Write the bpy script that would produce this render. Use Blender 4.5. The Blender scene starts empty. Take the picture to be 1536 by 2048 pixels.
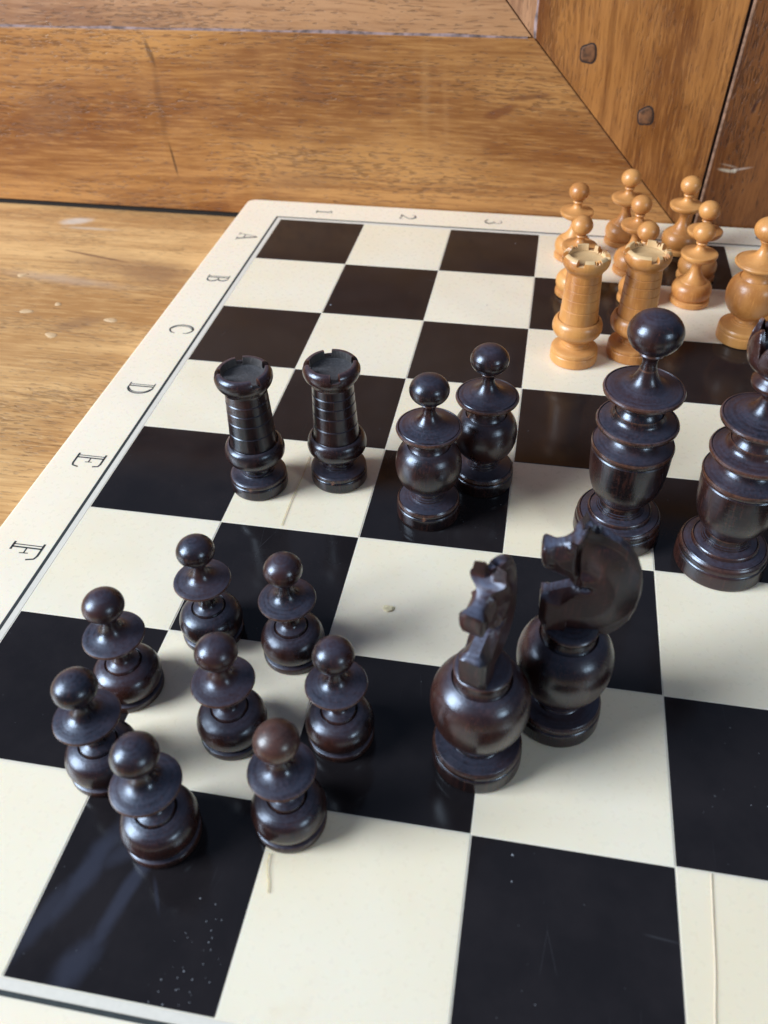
import bpy, bmesh, math, random
from mathutils import Vector, Matrix
from mathutils.geometry import delaunay_2d_cdt
random.seed(7)
S = 0.05            # one board square is 5 cm; shapes below are written in squares
PI = math.pi
scene = bpy.context.scene
C = scene.collection

# ------------------------------------------------------------------ camera
cam_d = bpy.data.cameras.new("camera")
cam = bpy.data.objects.new("camera", cam_d); C.objects.link(cam)
cam.location = (3.0644*S, -9.1198*S, 4.1659*S)
cam.rotation_euler = (0.8654122, 0.0130407, 0.1715320)
cam_d.sensor_fit = 'AUTO'; cam_d.sensor_width = 36.0
cam_d.lens = 36.0*1707.27/2048
cam_d.shift_x = -33.7/2048; cam_d.shift_y = -73.0/2048
cam_d.clip_start = 0.01; cam_d.clip_end = 20
cam_d.dof.use_dof = True
cam_d.dof.focus_distance = 0.292
cam_d.dof.aperture_fstop = 17
scene.camera = cam

# ------------------------------------------------------------------ world and lamps
world = bpy.data.worlds.new("World"); scene.world = world
world.use_nodes = True
bg = world.node_tree.nodes["Background"]
bg.inputs[0].default_value = (0.50, 0.66, 1.0, 1); bg.inputs[1].default_value = 0.20

def area(name, direction, dist, sx, sy, power, col):
    l = bpy.data.lights.new(name, 'AREA'); l.shape = 'RECTANGLE'; l.size = sx; l.size_y = sy
    l.energy = power; l.color = col
    o = bpy.data.objects.new(name, l); C.objects.link(o)
    t = Vector((2.8*S, -4.5*S, 0)); d = Vector(direction).normalized()
    o.location = t + d*dist
    o.rotation_euler = (-d).to_track_quat('-Z', 'Y').to_euler()
    return o
area("window_light", (-0.80, -0.33, 0.50), 2.2, 0.95, 1.25, 112, (0.75, 0.88, 1.0))
area("far_window_light", (0.75, -0.56, 0.40), 1.9, 0.34, 0.40, 8, (0.75, 0.92, 1.0))
scene.view_settings.view_transform = 'Standard'
scene.view_settings.look = 'None'
scene.view_settings.exposure = 0.0
scene.view_settings.gamma = 1.0
scene.cycles.use_denoising = True
scene.cycles.max_bounces = 8

# ------------------------------------------------------------------ node helpers
class NT:
    def __init__(s, name):
        s.m = bpy.data.materials.new(name); s.m.use_nodes = True
        s.t = s.m.node_tree; s.n = s.t.nodes; s.b = s.n["Principled BSDF"]
        s.tc = s.n.new("ShaderNodeTexCoord")
    def new(s, typ, **kw):
        x = s.n.new(typ)
        for k, v in kw.items(): setattr(x, k, v)
        return x
    def put(s, sock, v):
        if v is None: return
        if isinstance(v, bpy.types.NodeSocket): s.t.links.new(v, sock)
        elif isinstance(v, (tuple, list)) and len(v) == 3 and sock.type == 'RGBA': sock.default_value = (*v, 1)
        else: sock.default_value = v
    def math(s, op, a, b=None, c=None, clamp=False):
        x = s.new("ShaderNodeMath", operation=op); x.use_clamp = clamp
        for i, v in enumerate((a, b, c)): s.put(x.inputs[i], v)
        return x.outputs[0]
    def vmath(s, op, a, b=None):
        x = s.new("ShaderNodeVectorMath", operation=op)
        s.put(x.inputs[0], a); s.put(x.inputs[1], b)
        return x.outputs['Value'] if op == 'LENGTH' else x.outputs[0]
    def mapping(s, v, loc=(0,0,0), rot=(0,0,0), scale=(1,1,1), kind='POINT'):
        x = s.new("ShaderNodeMapping", vector_type=kind)
        s.put(x.inputs[0], v); x.inputs['Location'].default_value = loc
        x.inputs['Rotation'].default_value = rot; x.inputs['Scale'].default_value = scale
        return x.outputs[0]
    def noise(s, v, scale=5, detail=4, rough=.5, dist=0, w=None):
        x = s.new("ShaderNodeTexNoise")
        if w is not None: x.noise_dimensions = '4D'; s.put(x.inputs['W'], w)
        s.put(x.inputs['Vector'], v); x.inputs['Scale'].default_value = scale
        x.inputs['Detail'].default_value = detail; x.inputs['Roughness'].default_value = rough
        x.inputs['Distortion'].default_value = dist
        return x.outputs['Fac']
    def rng(s, v, a, b, c=0., d=1., smooth=True):
        x = s.new("ShaderNodeMapRange", interpolation_type='SMOOTHSTEP' if smooth else 'LINEAR')
        s.put(x.inputs['Value'], v)
        x.inputs['From Min'].default_value = a; x.inputs['From Max'].default_value = b
        x.inputs['To Min'].default_value = c; x.inputs['To Max'].default_value = d
        return x.outputs['Result']
    def mix(s, f, a, b, mode='MIX'):
        x = s.new("ShaderNodeMix", data_type='RGBA', blend_type=mode)
        s.put(x.inputs[0], f); s.put(x.inputs[6], a); s.put(x.inputs[7], b)
        return x.outputs[2]
    def bump(s, h, dist, strength=1., nrm=None):
        x = s.new("ShaderNodeBump"); s.put(x.inputs['Height'], h)
        x.inputs['Distance'].default_value = dist; x.inputs['Strength'].default_value = strength
        if nrm is not None: s.put(x.inputs['Normal'], nrm)
        return x.outputs[0]
    def set(s, **kw):
        for k, v in kw.items(): s.put(s.b.inputs[k.replace('_', ' ')], v)
    def units(s):       # object space measured in squares
        return s.mapping(s.tc.outputs['Object'], scale=(1/S,)*3)
    def blot(s, v2, cx, cy, rx, ry, ang=0., soft=.5, wob=None):
        """1 inside an ellipse of the plane vector v2, 0 outside"""
        v = s.mapping(v2, loc=(cx, cy, 0), rot=(0, 0, ang), scale=(rx, ry, 1), kind='TEXTURE')
        l = s.vmath('LENGTH', v)
        if wob is not None: l = s.math('ADD', l, wob)
        return s.rng(l, 1+soft, 1-soft, 0, 1)

def plane_vec(n, u, axes):
    sep = n.new("ShaderNodeSeparateXYZ"); n.put(sep.inputs[0], u)
    cmb = n.new("ShaderNodeCombineXYZ")
    n.put(cmb.inputs[0], sep.outputs[axes[0]]); n.put(cmb.inputs[1], sep.outputs[axes[1]])
    return cmb.outputs[0]

def oak(name, cols, along, off=0., pore=1.0, rough=.42, blots=(), axes=(0, 2), rings=1.0, tilt=0.):
    """cols: dark, mid, light; along: 0/1/2 axis of the grain"""
    n = NT(name); u = n.units()
    if tilt: u = n.mapping(u, rot=(0, tilt, 0))
    wob = n.noise(n.mapping(u, scale=(.5,.5,.5)), 1.0, 3, .5)
    def sc(a, b):
        v = [b, b, b]; v[along] = a; return tuple(v)
    def w(v, loc): return n.mapping(v, loc=(off+loc,)*3)
    # bend the grain slightly
    bend = n.new("ShaderNodeVectorMath", operation='MULTIPLY_ADD')
    nz = n.new("ShaderNodeTexNoise"); nz.inputs['Scale'].default_value = 1.0; nz.inputs['Detail'].default_value = 2
    n.put(nz.inputs['Vector'], n.mapping(u, loc=(off,)*3, scale=sc(.45, .9)))
    n.put(bend.inputs[0], nz.outputs['Color'])
    k = [.16, .16, .16]; k[along] = 0.
    bend.inputs[1].default_value = tuple(k); n.put(bend.inputs[2], u)
    ub = bend.outputs[0]
    big = n.noise(n.mapping(ub, loc=(off,)*3, scale=sc(.28, 1.1)), 1, 4, .55)
    ring = n.noise(n.mapping(ub, loc=(off+3,)*3, scale=sc(.22, 9.0)), 1, 3, .6)
    fine = n.noise(n.mapping(ub, loc=(off+7,)*3, scale=sc(2.2, 38.0)), 1, 5, .7)
    pores = n.noise(n.mapping(ub, loc=(off+1,)*3, scale=sc(8.5, 62.0)), 1, 2, .4)
    dens = n.noise(n.mapping(ub, loc=(off+5,)*3, scale=sc(.5, 2.2)), 1, 3, .55)
    pr = n.rng(n.math('ADD', pores, n.math('MULTIPLY', n.math('SUBTRACT', dens, .5), .55)), .40, .32)
    ray = n.noise(n.mapping(u, loc=(off+9,)*3, scale=sc(2.0, .8)), 1, 3, .5)
    c = n.mix(n.rng(big, .34, .64), cols[0], cols[2])
    c = n.mix(.25, c, cols[1])
    c = n.mix(n.math('MULTIPLY', n.rng(ring, .42, .66), .42*rings), c, cols[0])
    c = n.mix(n.math('MULTIPLY', n.rng(fine, .48, .68), .55), c, cols[2])
    c = n.mix(n.math('MULTIPLY', n.rng(fine, .50, .32), .55), c, cols[0])
    c = n.mix(n.math('MULTIPLY', n.rng(ray, .55, .72), .16), c, cols[2])
    dk = tuple(x*.30 for x in cols[0])
    c = n.mix(n.math('MULTIPLY', pr, .42*pore), c, dk)
    v2 = plane_vec(n, u, axes)
    bw = n.math('MULTIPLY', n.math('SUBTRACT', n.noise(u, 7, 4, .6), .5), 1.0)
    for (cx, cy, rx, ry, ang, soft, col, amt) in blots:
        c = n.mix(n.math('MULTIPLY', n.blot(v2, cx, cy, rx, ry, ang, soft, bw), amt), c, col)
    h = n.math('ADD', n.math('MULTIPLY', fine, .5), n.math('MULTIPLY', pr, -1.0*pore))
    h = n.math('ADD', h, n.math('MULTIPLY', ring, .5))
    n.set(Base_Color=c, Roughness=n.rng(n.noise(u, 3, 4), .3, .7, rough-.06, rough+.10), Normal=n.bump(h, .00022, .8))
    n.b.inputs['Specular IOR Level'].default_value = .4
    return n.m

def turned_wood(name, dark, mid, wear, r0, dust, rings=1.0, coat=.25, dcol=(.10,.10,.11), wamt=.6, tint=None):
    n = NT(name); u = n.units()
    rnd = n.new("ShaderNodeObjectInfo").outputs['Random']
    w = n.math('MULTIPLY', rnd, 40)
    g = n.noise(n.mapping(u, scale=(9, 9, 1.6)), 1, 4, .6, w=w)
    blot = n.noise(n.mapping(u, scale=(3, 3, 2.2)), 1, 3, .5, w=w)
    fib = n.noise(n.mapping(u, scale=(70, 70, 6)), 1, 3, .6, w=w)
    lathe = n.noise(n.mapping(u, scale=(3, 3, 120)), 1, 2, .5, w=w)
    spk = n.noise(u, 55, 3, .65, w=w)
    sp = n.new("ShaderNodeSeparateXYZ"); n.put(sp.inputs[0], u)
    rad = n.math('SQRT', n.math('ADD', n.math('MULTIPLY', sp.outputs[0], sp.outputs[0]), n.math('MULTIPLY', sp.outputs[1], sp.outputs[1])))
    cy = n.new("ShaderNodeCombineXYZ"); n.put(cy.inputs[0], n.math('MULTIPLY', rad, 75)); n.put(cy.inputs[1], n.math('MULTIPLY', sp.outputs[2], 75))
    n.put(cy.inputs[2], n.math('MULTIPLY', sp.outputs[0], 2.5))
    lathe = n.noise(cy.outputs[0], 1, 2, .5, w=w)
    c = n.mix(n.rng(blot, .38, .68), dark, mid)
    c = n.mix(n.math('MULTIPLY', n.rng(g, .45, .8), .6), c, mid)
    c = n.mix(n.math('MULTIPLY', n.rng(fib, .50, .72), .60 if mid[0] < .1 else .35), c, tuple(min(.95, x*(1.8 if mid[0] < .1 else 1.25)) for x in mid))
    c = n.mix(n.math('MULTIPLY', n.rng(spk, .56, .70), .35 if mid[0] < .1 else .08), c, tuple(min(1, x*2.2) for x in mid))
    # rubbed edges
    geo = n.new("ShaderNodeNewGeometry")
    edge = n.rng(geo.outputs['Pointiness'], .525, .60)
    edge = n.math('MULTIPLY', edge, n.rng(spk, .30, .62, .25, 1.))
    c = n.mix(n.math('MULTIPLY', edge, wamt), c, wear)
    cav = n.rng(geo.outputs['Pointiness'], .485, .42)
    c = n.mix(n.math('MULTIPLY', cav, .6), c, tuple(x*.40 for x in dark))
    # dust on upward faces; on black wood also a painted bluish sky sheen
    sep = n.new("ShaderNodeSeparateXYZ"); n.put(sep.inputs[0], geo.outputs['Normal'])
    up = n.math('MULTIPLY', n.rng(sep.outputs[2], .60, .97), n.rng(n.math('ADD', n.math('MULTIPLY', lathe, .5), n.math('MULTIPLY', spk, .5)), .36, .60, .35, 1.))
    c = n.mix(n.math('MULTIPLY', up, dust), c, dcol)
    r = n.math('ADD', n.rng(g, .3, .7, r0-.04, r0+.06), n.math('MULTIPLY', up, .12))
    h = n.math('ADD', n.math('MULTIPLY', lathe, .6*rings), n.math('ADD', n.math('MULTIPLY', fib, .5), n.math('MULTIPLY', spk, .35)))
    n.set(Base_Color=c, Roughness=r, Normal=n.bump(h, .00009, .9))
    n.b.inputs['Coat Weight'].default_value = coat; n.b.inputs['Coat Roughness'].default_value = .22
    n.b.inputs['Specular IOR Level'].default_value = .55
    if tint: n.b.inputs['Specular IOR Level'].default_value = .70; n.b.inputs['Specular Tint'].default_value = (*tint, 1); n.b.inputs['Coat Tint'].default_value = (1, 1, 1, 1)
    return n.m

def ivory(name, base, warm):
    n = NT(name); u = n.units()
    oi = n.new("ShaderNodeObjectInfo")
    big = n.noise(n.vmath('ADD', u, oi.outputs['Location']), 1.1, 4, .55, w=n.math('MULTIPLY', oi.outputs['Random'], 9))
    fine = n.noise(u, 22, 4, .6)
    spot = n.rng(n.noise(u, 13, 2, .5, w=n.math('MULTIPLY', oi.outputs['Random'], 30)), .79, .82)
    c = n.mix(n.rng(big, .3, .75), base, warm)
    c = n.mix(n.math('MULTIPLY', n.rng(fine, .35, .8), .02), c, warm)
    stain = n.rng(n.noise(u, 2.3, 5, .6, w=n.math('MULTIPLY', oi.outputs['Random'], 21)), .62, .80)
    c = n.mix(n.math('MULTIPLY', stain, .30), c, (.70, .47, .24))
    dot = n.rng(n.noise(u, 9, 2, .5, w=n.math('MULTIPLY', oi.outputs['Random'], 33)), .85, .88)
    c = n.mix(n.math('MULTIPLY', dot, .30), c, (.45, .27, .12))
    c = n.mix(n.math('MULTIPLY', oi.outputs['Random'], .30), c, warm)
    n.set(Base_Color=c, Roughness=n.rng(fine, .3, .7, .26, .34),
          Normal=n.bump(n.math('ADD', big, n.math('MULTIPLY', fine, .02)), .00005, .2))
    n.b.inputs['Subsurface Weight'].default_value = .25
    n.b.inputs['Subsurface Radius'].default_value = (1.0, .55, .25)
    n.b.inputs['Subsurface Scale'].default_value = .004
    return n.m

def ebony_square(name, smears=()):
    n = NT(name); u = n.units()
    oi = n.new("ShaderNodeObjectInfo")
    w = n.math('MULTIPLY', oi.outputs['Random'], 50)
    cloud = n.noise(u, 2.6, 5, .6, w=w)
    mott = n.noise(u, 30, 4, .6, w=w)
    speck = n.rng(n.noise(u, 42, 1, .4, w=w), .775, .80)
    c = n.mix(n.rng(cloud, .35, .7), (.0120, .0098, .0108), (.0175, .0140, .0150))
    c = n.mix(n.math('MULTIPLY', speck, .25), c, (.16, .16, .17))
    # hair scratches
    scr = n.new("ShaderNodeTexVoronoi", feature='DISTANCE_TO_EDGE'); scr.inputs['Scale'].default_value = 1.0
    n.put(scr.inputs['Vector'], n.mapping(n.vmath('ADD', u, n.vmath('MULTIPLY', oi.outputs['Location'], (60, 60, 0))), rot=(0, 0, .6), scale=(5.5, .8, 1)))
    s = n.math('MULTIPLY', n.rng(scr.outputs['Distance'], .006, .0), n.rng(n.noise(u, 2.2, 2, .5, w=w), .60, .68))
    c = n.mix(n.math('MULTIPLY', s, .10), c, (.20, .20, .22))
    r = n.rng(cloud, .3, .7, .10, .15)
    if smears:
        v2 = plane_vec(n, u, (0, 1)); tot = None
        wob = n.math('MULTIPLY', n.math('SUBTRACT', n.noise(u, 6, 3, .5), .5), 1.4)
        for (cx, cy, rx, ry, ang, amt) in smears:
            b = n.math('MULTIPLY', n.blot(v2, cx, cy, rx, ry, ang, .62, wob), amt)
            tot = b if tot is None else n.math('MAXIMUM', tot, b)
        c = n.mix(n.math('MULTIPLY', tot, .38), c, (.075, .082, .125)); r = n.math('ADD', r, n.math('MULTIPLY', tot, .08))
    n.set(Base_Color=c, Roughness=r, Normal=n.bump(n.math('ADD', cloud, n.math('MULTIPLY', mott, .06)), .00007, .3))
    n.b.inputs['Specular IOR Level'].default_value = .34
    return n.m

def plain(name, col, rough=.5, var=.25, scale=30):
    n = NT(name); u = n.units()
    k = n.noise(u, scale, 4, .6)
    c = n.mix(n.rng(k, .3, .7), tuple(x*(1-var) for x in col), tuple(min(1, x*(1+var)) for x in col))
    n.set(Base_Color=c, Roughness=rough, Normal=n.bump(k, .0001, .3))
    return n.m

OAKD, OAKM, OAKL = (.195, .062, .014), (.370, .142, .036), (.54, .255, .080)
M = {}
M['rail'] = oak('oak_rail', (OAKD, OAKM, OAKL), 0, 0., rings=1.35, blots=(
    (-1.49, 1.05, .040, .42, -.02, .7, (.15,.055,.018), .45), (-1.45, .42, .013, .20, .10, .5, (.04,.016,.007), .75),
    (-1.50, 1.62, .03, .13, .25, .4, (.05,.02,.01), .6),
    (1.62, 1.25, .045, .55, .0, .8, (.42,.20,.07), .35), (1.85, 1.05, .03, .5, .05, .8, (.40,.18,.06), .3),
    (2.44, 1.13, .17, .05, .4, .5, (.16,.045,.014), .7), (2.75, 1.30, .22, .025, .12, .5, (.14,.045,.016), .7),
    (-2.9, .9, .35, .25, .4, .6, (.21,.085,.03), .45), (.2, .25, .5, .10, .1, .6, (.21,.085,.03), .4)))
M['stile'] = oak('oak_stile', ((.140,.038,.007), (.290,.096,.019), (.50,.200,.052)), 2, 11., pore=.65, rings=1.3)
M['side'] = oak('oak_side_stile', ((.085,.023,.005), (.165,.050,.012), (.25,.088,.024)), 2, 23., pore=1.2, tilt=-.05, blots=(
    (4.90, .865, .075, .016, -.08, .7, (.52,.42,.30), .7), (5.04, .895, .095, .012, .26, .7, (.50,.36,.28), .65), (4.92, .92, .08, .010, -.15, .7, (.40,.28,.20), .5),
    (4.985, .872, .022, .020, 0, .7, (.6,.5,.38), .7), (5.0, 1.55, .018, .09, -.3, .5, (.05,.015,.01), .8)))
M['mould'] = oak('oak_moulding', ((.205,.080,.030), (.36,.155,.062), (.48,.24,.108)), 0, 31.)
M['mouldv'] = oak('oak_moulding_upright', ((.15,.055,.024), (.34,.15,.066), (.50,.25,.125)), 2, 37.)
M['table'] = oak('oak_table', ((.36,.165,.056), (.60,.310,.112), (.76,.450,.195)), 0, 41., pore=1.0, rough=.40, axes=(0, 1), rings=1.15, blots=(
    (-2.15, -1.27, .60, .08, -.1, .8, (.50,.38,.30), .40), (-2.05, -.68, .42, .022, -.22, .4, (.13,.055,.03), .8),
    (-1.15, -1.00, .35, .25, -.3, .7, (.24,.115,.055), .65), (-1.7, -.85, .6, .2, -.2, .8, (.30,.15,.07), .45),
    (-2.72, .20, .18, .09, .3, .5, (.62,.52,.44), .75), (-2.45, .02, .3, .035, 0, .5, (.6,.5,.4), .5),
    (-1.55, -2.15, .22, .11, .6, .6, (.24,.12,.06), .5)))
M['wax'] = plain('pale_wax', (.58, .37, .20), .45, .12)
M['cavity'] = plain('dark_cavity', (.010, .006, .004), .9)  # near-black that stands for the shade under the rail
M['peg'] = plain('old_oak_peg', (.150, .056, .019), .75, .5, 16)
M['peghole'] = plain('peg_surround', (.020, .010, .009), .7)  # dark tone for the shade round each peg
M['residue'] = plain('pale_polish_residue', (.21, .14, .13), .6, .6, 9)
M['worn'] = plain('worn_pale_edge', (.34,.18,.11), .5, .4, 14)
M['black'] = turned_wood('ebonised_wood', (.0070,.0038,.0038), (.036,.0115,.0075), (.19,.080,.042), .27, .48, coat=.14, dcol=(.056,.060,.092), wamt=.85, tint=(.72,.82,1.))  # bluish top colour carries painted skylight as well as dust
M['carved'] = turned_wood('carved_ebonised_wood', (.0090,.0042,.0040), (.042,.0125,.0085), (.05,.022,.014), .36, .95, coat=.03, wamt=.06, dcol=(.085,.090,.130), tint=(.75,.82,1.))  # upward carving tinted lavender for the sky it would reflect, besides dust
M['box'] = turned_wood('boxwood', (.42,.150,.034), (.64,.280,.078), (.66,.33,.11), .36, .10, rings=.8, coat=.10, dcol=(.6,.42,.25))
M['boxraw'] = turned_wood('raw_boxwood', (.58,.34,.15), (.68,.44,.22), (.7,.48,.26), .6, .0, rings=.3, coat=0)
M['ivory'] = ivory('ivory_plastic', (.90,.745,.580), (.87,.695,.500))
M['ivory2'] = ivory('ivory_plastic_border', (.89,.755,.60), (.88,.73,.55))
M['strip'] = plain('grey_inlay_strip', (.70,.62,.53), .5, .03)
M['line'] = plain('dark_inlay_line', (.020,.024,.024), .7)
M['ink'] = plain('engraved_ink', (.018,.022,.022), .8)
M['ebony'] = ebony_square('black_plastic')
M['smeared'] = ebony_square('black_plastic_smeared', (
    (-.33, .02, .055, .26, -.28, .75), (-.43, -.22, .045, .22, -.30, .55), (-.18, .13, .05, .16, -1.0, .5),
    (-.10, -.05, .035, .33, -.20, .75), (-.20, -.40, .06, .14, -.35, .7), (.05, -.05, .010, .07, .5, .5)))
M['dusty'] = turned_wood('dusty_black_wood', (.012,.009,.009), (.050,.040,.038), (.10,.06,.04), .6, .3, coat=0, dcol=(.10,.10,.115))
M['straw'] = plain('pale_straw', (.62,.47,.20), .5)
M['crumb'] = plain('pale_wood_crumb', (.85,.68,.42), .7)
M['dust'] = plain('dust', (.24,.24,.26), .7)

# ------------------------------------------------------------------ mesh helpers
def mesh_obj(name, verts, faces, mat, parent=None, smooth=None, scale=S):
    me = bpy.data.meshes.new(name)
    me.from_pydata([tuple(c*scale for c in v) for v in verts], [], faces)
    me.materials.append(mat)
    bm = bmesh.new(); bm.from_mesh(me); bmesh.ops.recalc_face_normals(bm, faces=bm.faces); bm.to_mesh(me); bm.free()
    if smooth is not None:
        me.polygons.foreach_set('use_smooth', [True]*len(me.polygons))
        me.set_sharp_from_angle(angle=math.radians(smooth))
    me.update()
    o = bpy.data.objects.new(name, me); C.objects.link(o)
    if parent: o.parent = parent
    return o
def tag(o, label=None, cat=None, group=None, kind=None):
    if label: o['label'] = label
    if cat: o['category'] = cat
    if group: o['group'] = group
    if kind: o['kind'] = kind
    return o
def empty(name, loc, rz=0.):
    o = bpy.data.objects.new(name, None); C.objects.link(o); o.empty_display_size = .01
    o.location = tuple(c*S for c in loc); o.rotation_euler = (0, 0, rz); return o
def prism(name, poly, y0, y1, mat, parent, bev=0.006):
    """polygon in XZ extruded along Y, edges softened"""
    n = len(poly)
    v = [(x, y0, z) for x, z in poly] + [(x, y1, z) for x, z in poly]
    f = [tuple(range(n)), tuple(range(2*n-1, n-1, -1))] + [(i, (i+1) % n, n+(i+1) % n, n+i) for i in range(n)]
    o = mesh_obj(name, v, f, mat, parent)
    if bev: bevel(o, bev)
    return o
def bevel(o, w, seg=2, ang=30):
    bm = bmesh.new(); bm.from_mesh(o.data)
    ed = [e for e in bm.edges if len(e.link_faces) == 2 and e.calc_face_angle(0) > math.radians(ang)]
    bmesh.ops.bevel(bm, geom=ed, offset=w*S, segments=seg, affect='EDGES', profile=.5, clamp_overlap=True)
    bm.to_mesh(o.data); bm.free()
    o.data.polygons.foreach_set('use_smooth', [False]*len(o.data.polygons))
def box(name, x0, x1, y0, y1, z0, z1, mat, parent, bev=.004):
    return prism(name, [(x0, z0), (x1, z0), (x1, z1), (x0, z1)], y0, y1, mat, parent, bev)
def plate(name, poly, z0, z1, mat, parent, bev=.004):
    """polygon in XY extruded along Z"""
    n = len(poly)
    v = [(x, y, z0) for x, y in poly] + [(x, y, z1) for x, y in poly]
    f = [tuple(range(n-1, -1, -1)), tuple(range(n, 2*n))] + [(i, (i+1) % n, n+(i+1) % n, n+i) for i in range(n)]
    o = mesh_obj(name, v, f, mat, parent)
    if bev: bevel(o, bev)
    return o

def smooth_profile(pts, step=.012):
    """Catmull-Rom through (r,z[,1=corner]) points"""
    P = [(p[0], p[1]) for p in pts]; K = [len(p) > 2 for p in pts]; out = [P[0]]
    for i in range(len(P)-1):
        a, b = P[i], P[i+1]
        d = math.dist(a, b)
        m0 = (b[0]-a[0], b[1]-a[1]) if (i == 0 or K[i]) else ((b[0]-P[i-1][0])*d/(d+math.dist(a, P[i-1])), (b[1]-P[i-1][1])*d/(d+math.dist(a, P[i-1])))
        m1 = (b[0]-a[0], b[1]-a[1]) if (i+2 >= len(P) or K[i+1]) else ((P[i+2][0]-a[0])*d/(d+math.dist(b, P[i+2])), (P[i+2][1]-a[1])*d/(d+math.dist(b, P[i+2])))
        n = max(1, int(d/step))
        for k in range(1, n+1):
            t = k/n; t2, t3 = t*t, t*t*t
            h = (2*t3-3*t2+1, t3-2*t2+t, -2*t3+3*t2, t3-t2)
            out.append((max(0, h[0]*a[0]+h[1]*m0[0]+h[2]*b[0]+h[3]*m1[0]), h[0]*a[1]+h[1]*m0[1]+h[2]*b[1]+h[3]*m1[1]))
    return out
def ballp(r, rz, zc, z0=None, z1=None, n=30):
    pts = []
    for i in range(n+1):
        a = -PI/2 + PI*i/n
        z = zc+rz*math.sin(a)
        if z0 is not None and z < z0: continue
        pts.append((r*math.cos(a), z))
    return pts
def lathe(name, prof, mat, parent, segs=96, mod=None, smooth=32):
    """prof: raw (r,z) list, closed to the axis at both ends; mod(r,z,angle)->(r,z)"""
    v = []; rings = []
    for (r, z) in prof:
        if r < 1e-4:
            rings.append([len(v)]); v.append((0, 0, z)); continue
        idx = []
        for k in range(segs):
            a = 2*PI*k/segs
            rr, zz = mod(r, z, a) if mod else (r, z)
            idx.append(len(v)); v.append((rr*math.cos(a), rr*math.sin(a), zz))
        rings.append(idx)
    f = []
    for A, B in zip(rings[:-1], rings[1:]):
        if len(A) == 1 and len(B) == 1: continue
        if len(A) == 1: f += [(A[0], B[k], B[(k+1) % segs]) for k in range(segs)]
        elif len(B) == 1: f += [(A[k], A[(k+1) % segs], B[0]) for k in range(segs)]
        else: f += [(A[k], A[(k+1) % segs], B[(k+1) % segs], B[k]) for k in range(segs)]
    return mesh_obj(name, v, f, mat, parent, smooth=smooth)
def turn(name, pts, mat, parent, step=.012, **kw):
    """lathe with the ends closed to the axis"""
    p = smooth_profile(pts, step)
    if p[0][0] > 1e-4: p = [(0, p[0][1])] + p
    if p[-1][0] > 1e-4: p = p + [(0, p[-1][1])]
    return lathe(name, p, mat, parent, **kw)
def copy_tree(o, parent=None):
    c = o.copy(); C.objects.link(c); c.parent = parent
    for ch in o.children: copy_tree(ch, c)
    return c

# ------------------------------------------------------------------ table
TZ = -0.27
table = empty('wooden_table', (0, 0, 0))
tag(table, 'pale oak table with pale wax drips, under the chess board', 'table')
box('table_top', -14, 16, -16, 1.6, TZ-.6, TZ, M['table'], table, .01)
def drip(x, y, r, ang=0):
    v = [(x, y, TZ+.008)]; f = []
    n = 14
    for ring, (q, h) in enumerate(((.55, .007), (.85, .004), (1., -.002))):
        for k in range(n):
            a = 2*PI*k/n; rr = r*q*(1+.18*math.sin(2*a+ang)+.10*math.sin(3*a+ang*2))
            v.append((x+rr*math.cos(a)*1.15, y+rr*math.sin(a)*.8, TZ+h))
    for k in range(n): f.append((0, 1+k, 1+(k+1) % n))
    for g in range(2):
        for k in range(n):
            f.append((1+g*n+k, 1+(g+1)*n+k, 1+(g+1)*n+(k+1) % n, 1+g*n+(k+1) % n))
    mesh_obj('wax_drip', v, f, M['wax'], table, smooth=60)
for d in ((-2.66, -1.24, .055, 0), (-2.21, -1.99, .06, 1), (-1.25, -2.03, .06, 2), (-1.72, -2.40, .062, 3), (-1.95, -1.80, .04, 4)):
    drip(*d)

# ------------------------------------------------------------------ panelled oak front behind the board
pan = empty('panelled_oak_front', (0, 0, 0))
tag(pan, 'honey brown oak frame and panel front standing behind the chess board', 'panelling')
PY = .575
rail = prism('rail', [(-9, -.20), (4.672, -.20), (2.757, 1.868), (.26, 1.862), (-3.2, 1.83), (-9, 1.79)], PY, PY+.42, M['rail'], pan, .007)
stile = prism('stile', [(4.684, -.20), (4.73, .9), (4.79, 2.2), (4.86, 4.2), (2.765, 4.2), (2.765, 1.873)], PY+.001, PY+.42, M['stile'], pan, .007)
side = prism('side_stile', [(4.738, -.20), (9.5, -.20), (9.5, 4.2), (4.924, 4.2), (4.852, 2.2), (4.788, .9)], PY+.004, PY+.42, M['side'], pan, .004)
we = prism('worn_edge', [(4.712,-.20),(4.736,-.20),(4.786,.9),(4.850,2.2),(4.922,4.2),(4.890,4.2),(4.823,2.2),(4.762,.9)], PY+.006, PY+.3, M['worn'], side, .003)  # paler strip along the left edge of the side stile
tag(side, 'darker reddish brown stile on the far right, with a pale scuff')
# bevelled inner moulding, set back in the frame
def hexa(name, face, back, mat):
    n = len(face)
    v = face + [(x, back, z) for x, y, z in face]
    f = [tuple(range(n)), tuple(range(2*n-1, n-1, -1))] + [(i, (i+1) % n, n+(i+1) % n, n+i) for i in range(n)]
    o = mesh_obj(name, v, f, mat, pan); bevel(o, .004); return o
hexa('moulding', [(-9, PY+.055, 1.80), (2.72, PY+.055, 1.875), (1.90, PY+.20, 2.77), (-9, PY+.20, 2.72)], PY+.40, M['mould'])
hexa('moulding', [(2.75, PY+.050, 1.86), (2.75, PY+.050, 4.2), (1.915, PY+.20, 4.2), (1.915, PY+.20, 2.775)], PY+.40, M['mouldv'])
box('panel', -9, 1.92, PY+.22, PY+.40, 2.70, 4.2, M['mould'], pan, .004)
box('cap_rail', -9, 9.5, PY-.03, PY+.5, 4.205, 4.5, M['rail'], pan, .02)
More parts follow.
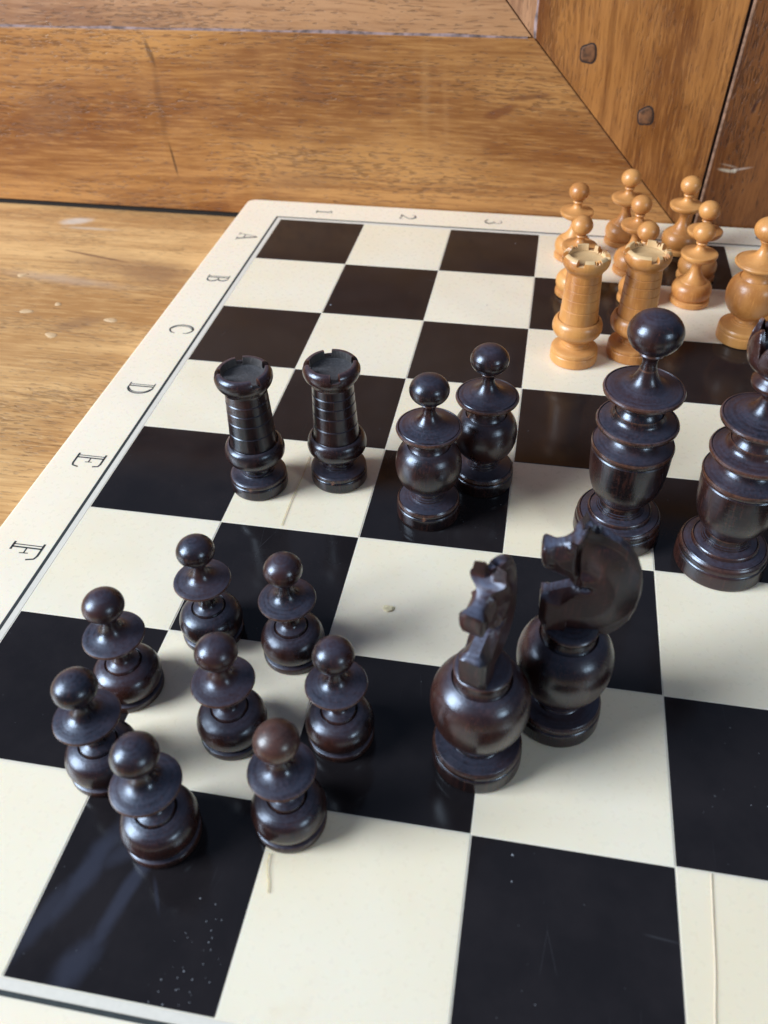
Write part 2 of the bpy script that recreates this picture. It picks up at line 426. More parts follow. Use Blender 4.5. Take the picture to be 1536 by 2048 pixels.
box('plinth', -9, 9.5, PY+.022, PY+.42, TZ, -.207, M['cavity'], pan, .0)  # added near-black strip, painted as the shadow in the gap below the rail
# worn pale edge where old polish gathers along the recess
def strip(pts, w, y):
    v = []; f = []
    rnd = random.Random(3)
    for i, (x, z, nx, nz) in enumerate(pts):
        ww = w*(.75+.2*math.sin(i*.7)+.15*rnd.random())
        v += [(x, y, z), (x+nx*ww, y+.028, z+nz*ww), (x, y+.05, z), (x+nx*ww, y+.05, z+nz*ww)]
    for i in range(len(pts)-1):
        a, b = i*4, i*4+4
        f += [(a, b, b+1, a+1), (a, a+2, b+2, b), (a+1, b+1, b+3, a+3)]
    mesh_obj('polish_residue', v, f, M['residue'], pan, smooth=50)
def railtop(x): return 1.868 if x > .26 else 1.862+(x-.26)*.0095 if x > -3.2 else 1.83+(x+3.2)*.0069
strip([(x, railtop(x)-.006, 0, 1) for x in [-6+.14*i for i in range(63)]], .024, PY+.010)
strip([(2.768, z, -1, 0) for z in [1.872+.05*i for i in range(40)]], .034, PY+.010)
def peg(x, z, r, rot, par):
    rnd = random.Random(int(x*100))
    def ringp(rr, y, e=.35):
        o = []
        for k in range(24):
            a = 2*PI*k/24
            q = (abs(math.cos(a))**3.2+abs(math.sin(a))**3.2)**(-1/3.2)
            q *= 1+.05*math.sin(3*a+x*9)+.03*math.sin(5*a+z)
            o.append((x+rr*q*math.cos(a+rot), y, z+rr*1.12*q*math.sin(a+rot)))
        return o
    v = ringp(r*1.10, PY-.001)+ringp(r*1.10, PY+.05); n = 24
    f = [tuple(range(n))]+[(i, (i+1) % n, n+(i+1) % n, n+i) for i in range(n)]
    mesh_obj('peg_hole', v, f, M['peghole'], par)  # dark disc on the stile face paints the shadow gap round the peg
    v = ringp(r*.70, PY-.006)+ringp(r*.9, PY-.005)+ringp(r, PY+.004)
    f = [tuple(range(n))]+[(g*n+i, g*n+(i+1) % n, (g+1)*n+(i+1) % n, (g+1)*n+i) for g in range(2) for i in range(n)]
    mesh_obj('peg', v, f, M['peg'], par, smooth=50)
peg(3.314, 1.750, .078, .08, stile); peg(3.990, 1.155, .078, .2, stile)

# ------------------------------------------------------------------ chess board
board = empty('chess_board', (0, 0, 0))
tag(board, 'glossy black and ivory chess board with engraved letters and numbers on its border', 'chess board')
VL = [-.030, .980, 2.022, 3.016, 4.014, 5.004, 5.996, 6.998, 8.0]   # row lines, as far apart as measured
def rr_rect(x0, x1, y0, y1, r, n=7):
    p = []
    for (cx, cy, a0) in ((x1-r, y1-r, 0), (x0+r, y1-r, 90), (x0+r, y0+r, 180), (x1-r, y0+r, 270)):
        for k in range(n+1):
            a = math.radians(a0+90*k/n); p.append((cx+r*math.cos(a), cy+r*math.sin(a)))
    return p
plate('board_slab', rr_rect(-.545, 8.545, -8.56, .552, .10), TZ+.001, -.003, M['ivory2'], board, .014)
# inlay frame round the squares: pale strip and dark line
def frame(name, o0, o1, zt, mat):
    x0, x1, y0, y1 = -.0, 8.0, -8.0, .03
    A = [(x0-o0, y0-o0), (x1+o0, y0-o0), (x1+o0, y1+o0), (x0-o0, y1+o0)]
    B = [(x0-o1, y0-o1), (x1+o1, y0-o1), (x1+o1, y1+o1), (x0-o1, y1+o1)]
    v = [(x, y, zt) for x, y in A+B]+[(x, y, -.02) for x, y in A+B]
    f = []
    for i in range(4):
        j = (i+1) % 4
        f += [(i, j, 4+j, 4+i), (8+i, 12+i, 12+j, 8+j), (i, 8+i, 8+j, j), (4+i, 4+j, 12+j, 12+i)]
    return mesh_obj(name, v, f, mat, board)
frame('inlay_strip', .004, .046, -.0015, M['strip'])
frame('inlay_line', .048, .071, -.0010, M['line'])
def tile(name, w, h, mat, z=0.):
    o = plate(name, [(-w/2, -h/2), (w/2, -h/2), (w/2, h/2), (-w/2, h/2)], -.03, z, mat, board, .0025)
    return o
cache = {}
for r in range(8):
    for c in range(8):
        dark = (r+c) % 2 == 0
        h = VL[r+1]-VL[r]
        key = (dark, r, (r == 7 and c == 1))
        nm = 'dark_square' if dark else 'light_square'
        if key not in cache:
            o = tile(nm, .991 if dark else .996, h-(.009 if dark else .004), M['smeared'] if key[2] else M['ebony'] if dark else M['ivory'], 0. if dark else -.0006)
            cache[key] = o
        else:
            o = cache[key].copy(); C.objects.link(o)
        o.location = ((c+.5)*S, -(VL[r]+VL[r+1])/2*S, 0)
        if key[2]: tag(o, 'dark square with bluish greasy smears')
# letters: up points to +x, right points towards the viewer
def arc(cx, cy, rx, ry, a0, a1, n=18):
    return [(cx+rx*math.cos(math.radians(a0+(a1-a0)*k/n)), cy+ry*math.sin(math.radians(a0+(a1-a0)*k/n))) for k in range(n+1)]
H, K2 = .038, .062
GL = {
 'A': [([(.44,1),(.10,.04)],H),([(.44,1),(.74,.04)],H),([(.50,1),(.86,.04)],K2),([(.22,.34),(.66,.34)],H),([(-.04,.02),(.26,.02)],H),([(.60,.02),(1.0,.02)],H)],
 'B': [([(.14,0),(.14,1)],H),([(.28,0),(.28,1)],K2),([(.0,.01),(.45,.01)],H),([(.0,.99),(.45,.99)],H),([(.28,.53),(.45,.53)],H),
       (arc(.43,.76,.27,.23,90,-90),H),(arc(.43,.76,.20,.20,70,-70),H),(arc(.45,.27,.33,.26,90,-90),H),(arc(.45,.27,.25,.23,70,-70),H)],
 'C': [(arc(.50,.50,.46,.50,40,320,30),K2),(arc(.52,.50,.36,.45,100,260,22),H),([(.86,.82),(.88,.66)],H),([(.86,.18),(.90,.30)],H)],
 'D': [([(.14,0),(.14,1)],H),([(.28,0),(.28,1)],K2),([(.0,.01),(.40,.01)],H),([(.0,.99),(.40,.99)],H),
       (arc(.38,.50,.50,.49,90,-90,26),K2),(arc(.38,.50,.40,.44,75,-75,24),H)],
 'E': [([(.14,0),(.14,1)],H),([(.28,0),(.28,1)],K2),([(.0,.01),(.70,.01),(.84,.05),(.92,.26)],K2),([(.0,.99),(.66,.99),(.80,.95),(.84,.76)],K2),([(.28,.52),(.55,.52)],H),([(.55,.64),(.57,.40)],H)],
 'F': [([(.14,0),(.14,1)],H),([(.28,0),(.28,1)],K2),([(.0,.01),(.44,.01)],K2),([(.0,.99),(.66,.99),(.82,.94),(.90,.70)],K2),([(.28,.50),(.56,.50)],H),([(.56,.64),(.58,.36)],H)],
 'G': [(arc(.50,.50,.46,.50,40,320,30),K2),([(.86,.40),(.86,.10)],K2),([(.70,.42),(.98,.42)],H)],
 'H': [([(.14,0),(.14,1)],H),([(.28,0),(.28,1)],K2),([(.76,0),(.76,1)],H),([(.90,0),(.90,1)],K2),([(.28,.5),(.76,.5)],H)],
 '1': [([(.42,0),(.42,1)],H),([(.54,0),(.54,1)],K2),([(.42,1),(.20,.80)],H),([(.25,.01),(.72,.01)],K2)],
 '2': [(arc(.46,.72,.34,.28,170,-20,20)+[(.62,.46),(.14,.06)],K2),([(.10,.05),(.46,.12),(.80,.02),(.88,.22)],K2),(arc(.46,.72,.24,.22,120,-10,14),H)],
 '3': [(arc(.44,.76,.28,.24,150,-90,18),H),(arc(.44,.27,.36,.27,90,-160,24),K2),(arc(.44,.27,.26,.23,60,-60,12),H)],
 '4': [([(.66,0),(.66,1),(.06,.28),(.95,.28)],K2),([(.45,.01),(.88,.01)],H)],
 '5': [([(.80,.98),(.24,.98),(.20,.55)],K2),(arc(.46,.32,.36,.31,120,-150,24),K2)],
 '6': [(arc(.48,.32,.34,.31,0,360,28),K2),([(.14,.36),(.22,.70),(.46,.94),(.76,1.0)],K2)],
}
def glyph(ch, cx, cy, size, wid, name):
    v = []; f = []
    for pts, w in GL[ch]:
        w = w*.55
        for i, p in enumerate(pts):
            a = pts[max(0, i-1)]; b = pts[min(len(pts)-1, i+1)]
            d = (b[0]-a[0], b[1]-a[1]); L = math.hypot(*d) or 1; nx, ny = -d[1]/L, d[0]/L
            for s in (-1, 1):
                X, Y = p[0]+nx*w*s, p[1]+ny*w*s
                v.append((cx+(Y-.5)*size, cy-(X-.48)*wid, -.0018))
        k = len(v)-2*len(pts)
        f += [(k+2*i, k+2*i+1, k+2*i+3, k+2*i+2) for i in range(len(pts)-1)]
    # give the strokes a little thickness
    n = len(v); v += [(x, y, -.006) for x, y, z in v[:n]]
    ed = {}
    for q in f:
        for i in range(4):
            e = (q[i], q[(i+1) % 4]); kk = tuple(sorted(e))
            ed[kk] = None if kk in ed else e
    f += [(e[0], e[1], e[1]+n, e[0]+n) for e in ed.values() if e]
    o = mesh_obj(name, v, f, M['ink'], board)
    tag(o, ('engraved letter ' if ch.isalpha() else 'engraved number ')+ch)
for i, ch in enumerate('ABCDEFGH'):
    glyph(ch, -.245, -(VL[i]+VL[i+1])/2, .225, .175, 'letter')
for i, ch in enumerate('123456'):
    glyph(ch, i+.46, .30, .19, .150, 'numeral')

# ------------------------------------------------------------------ chess pieces
def make_pawn(mat, white=False):
    root = empty('chess_pawn', (0, 0, 0))
    if not white:
        turn('base', [(.178,0,1),(.185,.006,1),(.187,.030),(.182,.042),(.172,.048,1),(.150,.052,1)], mat, root)
        turn('body', [(.150,.048,1),(.162,.056),(.178,.072),(.189,.105),(.191,.135),(.183,.170),(.163,.203),(.128,.226),(.104,.234,1),(.098,.228,1),(.095,.233,1),(.090,.243),
                      (.066,.254),(.048,.270),(.039,.30),(.035,.34),(.036,.38),(.044,.41,1)], mat, root)
        turn('collar', [(.040,.402,1),(.070,.420),(.120,.436),(.152,.448),(.165,.457),(.168,.465),(.164,.473),(.150,.478),(.115,.486),(.078,.502),(.052,.530),(.040,.562),(.036,.592),(.040,.612,1)], mat, root)
        lathe('ball', [(0,.612)]+ballp(.110,.090,.706,.618), mat, root)
    else:
        turn('base', [(.180,0,1),(.188,.008),(.190,.030),(.186,.046),(.172,.056,1),(.150,.060,1)], mat, root)
        turn('body', [(.150,.054,1),(.165,.062),(.184,.095),(.190,.130),(.186,.165),(.168,.200),(.140,.222),(.128,.226,1),(.124,.232,1),(.096,.258),(.066,.300),(.050,.345),(.045,.385),(.052,.412),(.048,.430,1)], mat, root)
        turn('collar', [(.046,.425,1),(.075,.436),(.125,.448),(.155,.464),(.168,.486),(.171,.505),(.168,.513),(.160,.516,1),(.110,.522),(.068,.538),(.046,.560),(.038,.585),(.046,.600),(.052,.608),(.046,.618,1)], mat, root)
        lathe('ball', [(0,.615)]+ballp(.102,.092,.712,.625), mat, root)
    return root
def cham(a, angs, half=9.):
    d = math.degrees(a)
    return any(abs((d-b+180) % 360-180) < half for b in angs)
def make_rook(mat, notches, chips=(), raw=None):
    root = empty('chess_rook', (0, 0, 0))
    turn('base', [(.198,0,1),(.205,.006),(.207,.012),(.207,.082),(.204,.088,1),(.199,.092,1),(.203,.096,1),(.206,.108),(.203,.122),(.194,.130,1),(.165,.137),(.132,.144),(.123,.150,1),(.121,.160,1),
                  (.109,.165),(.103,.178),(.104,.195),(.108,.208,1)], mat, root)
    turn('shaft', [(.104,.200,1),(.122,.214),(.158,.236),(.192,.268),(.211,.302),(.216,.332),(.211,.366),(.198,.394),(.184,.407),(.177,.410,1),(.172,.403,1),(.168,.407,1),(.1645,.425),
                   (.160,.518,1),(.1535,.524,1),(.1585,.529,1),(.1555,.622,1),(.149,.628,1),(.1545,.633,1),(.1515,.704,1),(.145,.710,1),(.1505,.715,1),(.1485,.777,1),(.142,.783,1),(.147,.788,1),(.1445,.845,1),(.14,.85,1)], mat, root, step=.01)
    def mod(r, z, a):
        if z > .955 and r > .125:
            if cham(a, notches): return r, min(z, .962)
            for (b, half, zz) in chips:
                if cham(a, (b,), half):
                    return r, min(z, zz+.012*math.sin(a*37)+.008*math.sin(a*81))
        return r, z
    p = smooth_profile([(.138,.843,1),(.146,.849,1),(.151,.852),(.153,.862),(.156,.870),(.172,.888),(.189,.915),(.198,.945),(.197,.972),(.188,.994),(.176,1.007),(.168,1.011,1),(.152,1.010,1),(.146,.985),(.143,.965),(.141,.957,1),(.10,.950),(.05,.948),(0,.948,1)], .009)
    p = [(0, .843)]+p
    o = lathe('battlement', p, mat, root, segs=160, mod=mod, smooth=38)
    if raw:     # broken and hollowed wood shows paler
        o.data.materials.append(raw)
        for pl in o.data.polygons:
            c = pl.center/S; rr = math.hypot(c.x, c.y)
            if c.z > .935 and (rr < .152 or (raw.name[0] == 'r' and pl.normal.z > .6 and rr < .185) or (c.z < .975 and pl.normal.z > .8 and rr < .19)): pl.material_index = 1
    return root
def make_bishop(mat):
    root = empty('chess_bishop', (0, 0, 0))
    turn('base', [(.214,0,1),(.221,.006),(.223,.015),(.222,.092),(.219,.098,1),(.214,.102,1),(.218,.106,1),(.220,.118),(.217,.134),(.210,.143,1),(.206,.140,1),(.203,.144,1),(.165,.153),(.128,.162),(.119,.168,1),
                  (.117,.174,1),(.107,.178,1),(.105,.188,1),(.094,.192),(.088,.204),(.089,.220,1)], mat, root)
    turn('body', [(.085,.214,1),(.098,.228),(.140,.256),(.186,.302),(.214,.360),(.226,.425),(.224,.485),(.209,.540),(.184,.580),(.158,.603),(.147,.609,1),(.143,.603,1),(.139,.607,1),(.128,.628),(.121,.655),(.124,.685,1)], mat, root)
    turn('collar', [(.120,.678,1),(.132,.696),(.168,.711),(.202,.722),(.216,.732),(.2215,.746),(.217,.758),(.208,.762,1),(.203,.758,1),(.199,.763,1),(.165,.772),(.122,.788),(.085,.812),(.058,.844),(.044,.872),(.040,.895),(.043,.918),(.054,.934),(.060,.945),(.054,.952,1)], mat, root)
    lathe('ball', [(0,.948)]+ballp(.131,.102,1.048,.958), mat, root)
    return root
def tall_lower(mat, root, k=1.0):
    turn('base', [(.284,0,1),(.292,.006),(.294,.015),(.291,.105),(.287,.116,1),(.281,.121,1),(.285,.126,1),(.284,.150),(.277,.166),(.268,.174,1),(.263,.170,1),(.259,.175,1),(.216,.190,1),(.213,.206),(.206,.214,1),(.200,.208,1),
                  (.192,.214,1),(.160,.226,1),(.157,.236,1),(.150,.238,1),(.147,.250,1),(.141,.252,1),(.138,.268),(.139,.290,1)], mat, root)
    turn('cup', [(.134,.284,1),(.146,.300),(.168,.326),(.200,.370),(.226,.430),(.243,.500),(.252,.590),(.257,.690),(.257,.722,1),(.251,.729,1),(.257,.735,1),(.262,.746),(.263,.764),(.258,.776,1),(.252,.773,1),(.246,.778,1),(.205,.796),(.172,.820),(.156,.842),(.158,.862,1)], mat, root)
    turn('collar', [(.150,.856,1),(.168,.872),(.212,.890),(.244,.906),(.256,.920),(.259,.934),(.254,.947),(.246,.951,1),(.241,.946,1),(.236,.950,1),(.198,.962),(.168,.980),(.156,1.004),(.152,1.022,1),(.147,1.016,1),(.141,1.022,1),(.124,1.046),(.117,1.070),(.122,1.092,1)], mat, root)
    turn('collar', [(.116,1.086,1),(.140,1.106),(.190,1.126),(.228,1.146),(.245,1.162),(.249,1.178),(.244,1.190),(.236,1.194,1),(.231,1.189,1),(.226,1.193,1),(.185,1.200),(.138,1.214),(.098,1.240),(.072,1.275),(.056,1.312),(.050,1.335,1)], mat, root)
def make_queen(mat):
    root = empty('chess_queen', (0, 0, 0)); tall_lower(mat, root)
    turn('neck', [(.053,1.325,1),(.046,1.350),(.044,1.372),(.048,1.396),(.060,1.418),(.073,1.430),(.077,1.440),(.070,1.450,1)], mat, root)
    lathe('ball', [(0,1.446)]+ballp(.163,.134,1.574,1.452), mat, root)
    return root
def make_king(mat):
    root = empty('chess_king', (0, 0, 0)); tall_lower(mat, root)
    turn('neck', [(.054,1.325,1),(.060,1.345),(.086,1.372),(.118,1.392),(.132,1.412),(.134,1.430),(.126,1.446),(.110,1.458),(.102,1.472),(.104,1.486,1)], mat, root)
    def mod(r, z, a):
        if z > 1.60 and r > .12:
            t = abs(((a*8/(2*PI)) % 1)-.5)*2        # 0 in the valley, 1 at the point
            lim = 1.630+.148*t**.55
            return r*(1+.012*math.cos(a*8)*0), min(z, lim)
        return r, z
    p = smooth_profile([(.098,1.480,1),(.112,1.492),(.150,1.520),(.184,1.556),(.200,1.602),(.203,1.650),(.197,1.705),(.184,1.755),(.178,1.777,1),(.160,1.775,1),(.172,1.70),(.174,1.64),(.160,1.59),(.12,1.56),(.05,1.548),(0,1.545,1)], .009)
    lathe('crown', [(0, 1.48)]+p, mat, root, segs=160, mod=mod, smooth=38)
    return root

HEAD = [(-.13,.745),(-.180,.742),(-.228,.795),(-.262,.865),(-.280,.945),(-.286,1.03),(-.281,1.12),(-.266,1.20),(-.238,1.275),(-.200,1.335),(-.150,1.385),(-.095,1.418),(-.055,1.436),
        (-.040,1.428),(-.022,1.450),(-.004,1.478),(.008,1.474),(.018,1.436),(.034,1.402),(.060,1.370),(.094,1.345),(.130,1.330),(.162,1.326),(.186,1.328),(.194,1.312),(.196,1.275),(.190,1.235),
        (.176,1.200),(.152,1.172),(.122,1.152),(.088,1.137),(.052,1.120),(.024,1.098),(.008,1.082),(.018,1.072),(.060,1.052),(.110,1.026),(.162,.996),(.172,.985),(.172,.90),(.168,.83),(.150,.790),(.115,.758),(.080,.745)]
def make_knight(mat):
    root = empty('chess_knight', (0, 0, 0))
    turn('base', [(.232,0,1),(.239,.006),(.241,.015),(.240,.098),(.236,.105,1),(.231,.109,1),(.235,.114,1),(.238,.128),(.234,.146),(.225,.156,1),(.180,.161),(.140,.166),(.134,.172,1),(.131,.180,1),(.119,.185),(.113,.205),(.114,.225,1)], mat, root)
    turn('body', [(.108,.218,1),(.124,.234),(.168,.268),(.212,.320),(.240,.385),(.253,.455),(.254,.520),(.242,.580),(.214,.634),(.176,.670),(.153,.684,1),(.148,.677,1),(.143,.682,1),(.134,.700),(.130,.722),(.138,.738),(.146,.748),(.146,.760),(.138,.770,1),(.110,.780,1)], mat, root)
    # carved head: triangulated outline, thickness from a height function
    bd = []
    n = len(HEAD)
    for i in range(n):
        a, b = HEAD[i], HEAD[(i+1) % n]; m = max(1, int(math.dist(a, b)/.008))
        for k in range(m): bd.append((a[0]+(b[0]-a[0])*k/m, a[1]+(b[1]-a[1])*k/m))
    def inside(x, z):
        c = False
        for i in range(n):
            a, b = HEAD[i], HEAD[i-1]
            if (a[1] > z) != (b[1] > z) and x < (b[0]-a[0])*(z-a[1])/(b[1]-a[1])+a[0]: c = not c
        return c
    pts = [Vector(p) for p in bd]
    g = .0075
    hb = [q for q in bd if q[1] > 1.11 and q[0] > .02 or q[1] > 1.37 and q[0] > -.06]
    for i in range(-44, 36):
        for j in range(96, 205):
            x, z = i*g+(j % 2)*g/2, j*g
            if inside(x, z) and min((x-q[0])**2+(z-q[1])**2 for q in bd) > (.005)**2: pts.append(Vector((x, z)))
    nb = len(bd)
    vs, es, fs, ov, oe, of = delaunay_2d_cdt(pts, [(i, (i+1) % nb) for i in range(nb)], [], 1, 1e-6)
    def sst(a, b, x):
        t = min(1, max(0, (x-a)/(b-a))); return t*t*(3-2*t)
    def h(x, z):
        rr = math.hypot(x+.0, (z-1.06)*.92)
        t = .070
        # long bevel falling to the thin rounded back
        if x < .03:
            R0, R1 = .165, .292
            q = min(1, max(0, (rr-R0)/(R1-R0)))
            t = .070-.042*q**1.6
        line = -.004+.030*math.sin((z-1.10)*8)      # cheek line: the face is cut narrower than the neck
        if z > 1.085:
            f = sst(line-.002, line+.012, x)*sst(1.085, 1.10, z)
            d = min(math.hypot(x-q[0], z-q[1]) for q in hb)
            tf = .033+.030*min(1, d/.075)+.024*sst(.12, .18, x)+.056*sst(1.345, 1.42, z)
            tf += .016*math.exp(-(((x-.066)/.014)**2+((z-1.335)/.013)**2))
            tf -= .014*math.exp(-(((x-.150)/.012)**2+((z-1.215)/.008)**2))
            tf *= 1-.22*math.exp(-d/.009)*sst(1.40, 1.36, z)
            t *= 1-.42*sst(-.12, -.01, x)*sst(1.14, 1.20, z)*sst(1.44, 1.36, z)
            t = t*(1-f)+tf*f
        t -= .022*math.exp(-(((x-line)/.010)**2))*sst(1.10, 1.14, z)*sst(1.46, 1.40, z)
        t -= .034*math.exp(-(((x+.030)/.030)**2+((z-1.088)/.014)**2))
        if z < 1.09 and x > -.03:                   # facet cut on the shoulder
            zl = 1.082-(x-.01)*.53
            wid = .100*max(0, 1-abs(x-.075)/.105)
            if 0 <= zl-z < wid: t -= .045*(1-(zl-z)/wid)*sst(0, .03, wid)
        if x > .135 and z < 1.02: t *= 1-.28*sst(.135, .174, x)-.25*sst(.86, .76, z)
        return max(.02, t)
    V = []; nv = len(vs)
    for s in (1, -1):
        for p in vs: V.append((p.x, s*h(p.x, p.y), p.y))
    F = [tuple(f) for f in fs]+[tuple(i+nv for i in reversed(f)) for f in fs]
    cnt = {}
    for f in fs:
        for i in range(len(f)):
            e = (f[i], f[(i+1) % len(f)]); kk = tuple(sorted(e)); cnt[kk] = None if kk in cnt else e
    E = [e for e in cnt.values() if e]; nrm = {}
    for a, b in E:
        d = vs[b]-vs[a]; m = Vector((d.y, -d.x)).normalized()
        for q in (a, b): nrm[q] = nrm.get(q, Vector((0, 0)))+m
    sgn = 1 if sum(nrm[q].normalized().dot(vs[q]-Vector((-.05, 1.06))) for q in nrm) > 0 else -1
    mid = {}
    for q, m in nrm.items():        # edge of the carving: hollow between the ears, rounded mane behind
        m = m.normalized()*sgn; x, z = vs[q]; t = h(x, z); ids = []
        for k, fr in enumerate((.5, 0, -.5)):
            w = (.75, 1, .75)[k]
            off = -.034*w*sst(1.375, 1.42, z)*sst(-.13, -.06, x)*(1 if k == 1 else .55)
            off += .016*w*sst(-.05, -.18, x)+.006*w*sst(1.30, 1.33, z)*sst(.0, .1, x)
            ids.append(len(V)); V.append((x+m.x*off, t*fr, z+m.y*off))
        mid[q] = [q]+ids+[q+nv]
    for a, b in E:
        for k in range(4): F.append((mid[b][k], mid[a][k], mid[a][k+1], mid[b][k+1]))
    mesh_obj('horse_head', V, F, M['carved'], root, smooth=38)
    return root

def place(root, x, y, rz, label, group, cat):
    root.location = (x*S, y*S, .0001); root.rotation_euler = (0, 0, rz)
    tag(root, label, cat, group)

BP = 'black pawns standing at the near left of the board'
bp = [(1.285,-5.960,'black pawn at the far left of its cluster, nearest the left black rook'),
      (1.820,-6.028,'black pawn at the far right of its cluster, nearest the right black rook'),
      (.945,-6.432,'black pawn behind the leftmost pawn, at the right edge of a dark square'),
      (1.640,-6.625,'black pawn in the middle of the cluster, standing alone on the ivory square'),
      (2.227,-6.541,'black pawn on the right side of the cluster, on a dark square nearest the knights'),
      (1.027,-6.940,'black pawn furthest left of all, partly hidden behind the nearest pawn'),
      (1.472,-7.245,'black pawn nearest the viewer, on the dark square with the bluish smears'),
      (2.085,-7.070,'black pawn with a reddish brown ball, beside the corner of the smeared dark square')]
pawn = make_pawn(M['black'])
for i, (x, y, lab) in enumerate(bp):
    o = pawn if i == 0 else copy_tree(pawn)
    place(o, x, y, i*1.3, lab, BP, 'pawn'); k = (1.0, .99, 1.01, 1.0, .985, 1.01, 1.015, .99)[i]; o.scale = (k, k, 2-k if i % 2 else k)
M['red'] = turned_wood('worn_red_wood', (.024,.009,.007), (.070,.024,.016), (.17,.08,.05), .36, .1)
for ch in o.children:
    if ch.name.startswith('ball'):
        ch.data = ch.data.copy(); ch.data.materials[0] = M['red']; tag(ch, 'reddish brown worn ball')

WP = 'boxwood pawns in the far right corner of the board'
wp = [(3.363,-.465,'yellow boxwood pawn at the far left, standing behind another pawn and the left boxwood rook'),
      (3.401,-1.268,'yellow boxwood pawn directly behind the left boxwood rook'),
      (3.893,-.030,'yellow boxwood pawn tallest in the picture, beside the diagonal joint of the oak frame'),
      (3.972,-.707,'yellow boxwood pawn midway between the rook and the pawn at the diagonal joint'),
      (4.008,-1.319,'yellow boxwood pawn with only its ball showing above the right boxwood rook'),
      (4.488,-.137,'yellow boxwood pawn in front of the upright crack between the oak stiles'),
      (4.614,-.755,'yellow boxwood pawn standing just behind the rightmost pawn, its ball above it'),
      (4.515,-1.269,'yellow boxwood pawn at the front right, its whole base showing on an ivory square')]
pawn = make_pawn(M['box'], True)
for i, (x, y, lab) in enumerate(wp):
    o = pawn if i == 0 else copy_tree(pawn)
    place(o, x, y, i*1.7+.4, lab, WP, 'pawn')

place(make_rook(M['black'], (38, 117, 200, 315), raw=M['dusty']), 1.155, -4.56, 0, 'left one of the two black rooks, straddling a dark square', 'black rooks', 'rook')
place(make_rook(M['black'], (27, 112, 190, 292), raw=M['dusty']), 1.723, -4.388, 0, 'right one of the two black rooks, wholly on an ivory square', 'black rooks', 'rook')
place(make_rook(M['box'], (75, 190, 255), chips=((20, 16, .985), (42, 12, .965), (350, 14, .978), (160, 14, .985), (130, 8, .992), (300, 9, .99)), raw=M['boxraw']), 3.418, -2.473, 0, 'left one of the two boxwood rooks, with a chipped rim', 'boxwood rooks', 'rook')
place(make_rook(M['box'], (28, 100, 190, 284), chips=((120, 14, .978), (5, 12, .985), (55, 9, .99), (320, 12, .988)), raw=M['boxraw']), 3.916, -2.324, 0, 'right one of the two boxwood rooks, partly behind the tall black ball topped piece', 'boxwood rooks', 'rook')
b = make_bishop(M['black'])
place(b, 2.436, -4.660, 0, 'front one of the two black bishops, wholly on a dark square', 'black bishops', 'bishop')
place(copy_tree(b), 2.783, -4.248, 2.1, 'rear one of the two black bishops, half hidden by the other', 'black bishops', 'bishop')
b = make_bishop(M['box'])
place(b, 4.927, -1.895, .7, 'boxwood bishop cut by the right edge, above its reflection in a dark square', 'boxwood bishops', 'bishop')
place(copy_tree(b), 5.405, -1.470, 2.9, 'boxwood bishop of which only a bit of base shows at the right edge', 'boxwood bishops', 'bishop')
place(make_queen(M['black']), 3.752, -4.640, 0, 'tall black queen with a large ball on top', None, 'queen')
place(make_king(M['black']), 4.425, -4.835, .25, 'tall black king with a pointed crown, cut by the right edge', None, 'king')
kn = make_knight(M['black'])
place(kn, 2.978, -6.541, math.radians(251), 'front black knight, its carved face turned towards the viewer', 'black knights', 'knight')
place(copy_tree(kn), 3.392, -6.201, math.radians(180), 'rear black knight, seen from the side and facing left', 'black knights', 'knight')

# ------------------------------------------------------------------ fibres, crumb and dust on the board
def fibre(name, pts, r, mat, label, cat='fibre'):
    P = [Vector((x, y, z)) for x, y, z in pts]; v = []; f = []; ns = 6
    fine = []
    for i in range(len(P)-1):
        a = P[max(0, i-1)]; b = P[i]; c = P[i+1]; d = P[min(len(P)-1, i+2)]
        for k in range(6):
            t = k/6; fine.append(.5*((2*b)+(c-a)*t+(2*a-5*b+4*c-d)*t*t+(-a+3*b-3*c+d)*t**3))
    fine.append(P[-1])
    for i, p in enumerate(fine):
        d = (fine[min(len(fine)-1, i+1)]-fine[max(0, i-1)]).normalized()
        s = d.cross(Vector((0, 0, 1))).normalized(); u = s.cross(d)
        for k in range(ns):
            q = p+(s*math.cos(2*PI*k/ns)+u*math.sin(2*PI*k/ns))*r; v.append(tuple(q))
    for i in range(len(fine)-1):
        for k in range(ns): f.append((i*ns+k, i*ns+(k+1) % ns, (i+1)*ns+(k+1) % ns, (i+1)*ns+k))
    f += [tuple(range(ns)), tuple(range(len(v)-1, len(v)-1-ns, -1))]
    o = mesh_obj(name, v, f, mat, None, smooth=60)
    tag(o, label, cat)
fibre('straw', [(1.44,-4.20,.006),(1.447,-4.45,.008),(1.435,-4.72,.006),(1.437,-4.98,.006)], .0020, M['straw'], 'thin pale straw lying between the two black rooks', 'straw')
fibre('straw', [(2.028,-7.262,.006),(2.035,-7.33,.008),(2.062,-7.40,.006),(2.075,-7.45,.006)], .0020, M['straw'], 'short pale straw in front of the pawn with the reddish ball', 'straw')
fibre('strand', [(4.166,-7.006,.004),(4.155,-7.2,.004),(4.14,-7.45,.004),(4.119,-7.66,.004),(4.10,-7.95,.004),(4.09,-8.3,.004)], .0022, M['ivory'], 'long fine cream strand on the ivory square at the bottom right', 'strand')  # crease in the square, modelled as a thin raised thread
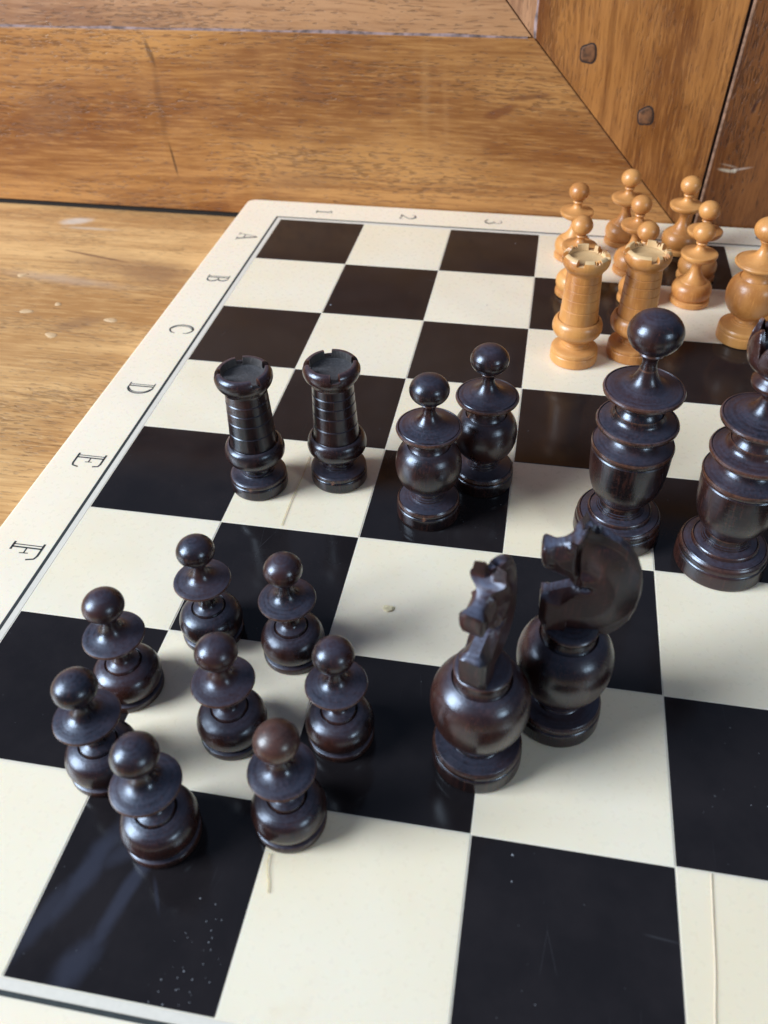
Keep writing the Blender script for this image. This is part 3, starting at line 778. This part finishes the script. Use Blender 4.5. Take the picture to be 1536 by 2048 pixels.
def crumb(x, y, r, name, mat, seed):
    rnd = random.Random(seed); bm = bmesh.new(); bmesh.ops.create_icosphere(bm, subdivisions=2, radius=1)
    for q in bm.verts: q.co *= .7+.6*rnd.random()
    v = [(x+q.co.x*r*1.3, y+q.co.y*r, max(.0005, r*.18+q.co.z*r*.26)) for q in bm.verts]
    f = [tuple(a.index for a in p.verts) for p in bm.faces]; bm.free()
    return mesh_obj(name, v, f, mat)
tag(crumb(2.318, -5.608, .026, 'crumb', M['crumb'], 4), 'small pale wood crumb alone in the middle of an ivory square', 'crumb')
# dust specks: one mesh
rnd = random.Random(12); v = []; f = []
SP = [(1.762,-7.525),(1.843,-7.539),(1.826,-7.62),(1.895,-7.603),(1.75,-7.686),(1.863,-7.655),(1.878,-7.685),(1.868,-7.706),(1.889,-7.736),(1.875,-7.799),(1.8,-7.842),(1.782,-7.872),(1.849,-7.868),(1.712,-7.891),(1.929,-7.866),(1.793,-7.92),(1.718,-7.939),(1.69,-7.994),(1.755,-7.985)]
SP = [(x, y, .0042) for x, y in SP]
for i in range(16): SP.append((rnd.gauss(1.81, .07), rnd.uniform(-7.98, -7.6), rnd.uniform(.0015, .003)))
for i in range(130):
    r = rnd.randrange(8); c = rnd.randrange(7)
    if (r+c) % 2 == 0: SP.append((c+rnd.random(), -(r+rnd.random())+.0, rnd.uniform(.0012, .0035)))
SP += [(1.05,-1.86,.012),(2.57,-1.64,.009),(3.215,-7.07,.007),(3.22,-7.2,.005),(2.75,-.23,.006)]
for (x, y, r) in SP:
    y = max(-7.985, y)
    k = len(v); a = rnd.random()*6; e = .6+.6*rnd.random()
    v += [(x+r*math.cos(a+t)*(e if t % 2 else 1), y+r*math.sin(a+t), .0006) for t in (0, 1.57, 3.14, 4.71)]+[(x, y, .0006+r*.7)]
    f += [(k, k+1, k+4), (k+1, k+2, k+4), (k+2, k+3, k+4), (k+3, k, k+4)]
tag(mesh_obj('dust_specks', v, f, M['dust']), 'scattered pale dust specks on the dark squares', 'dust', kind='stuff')
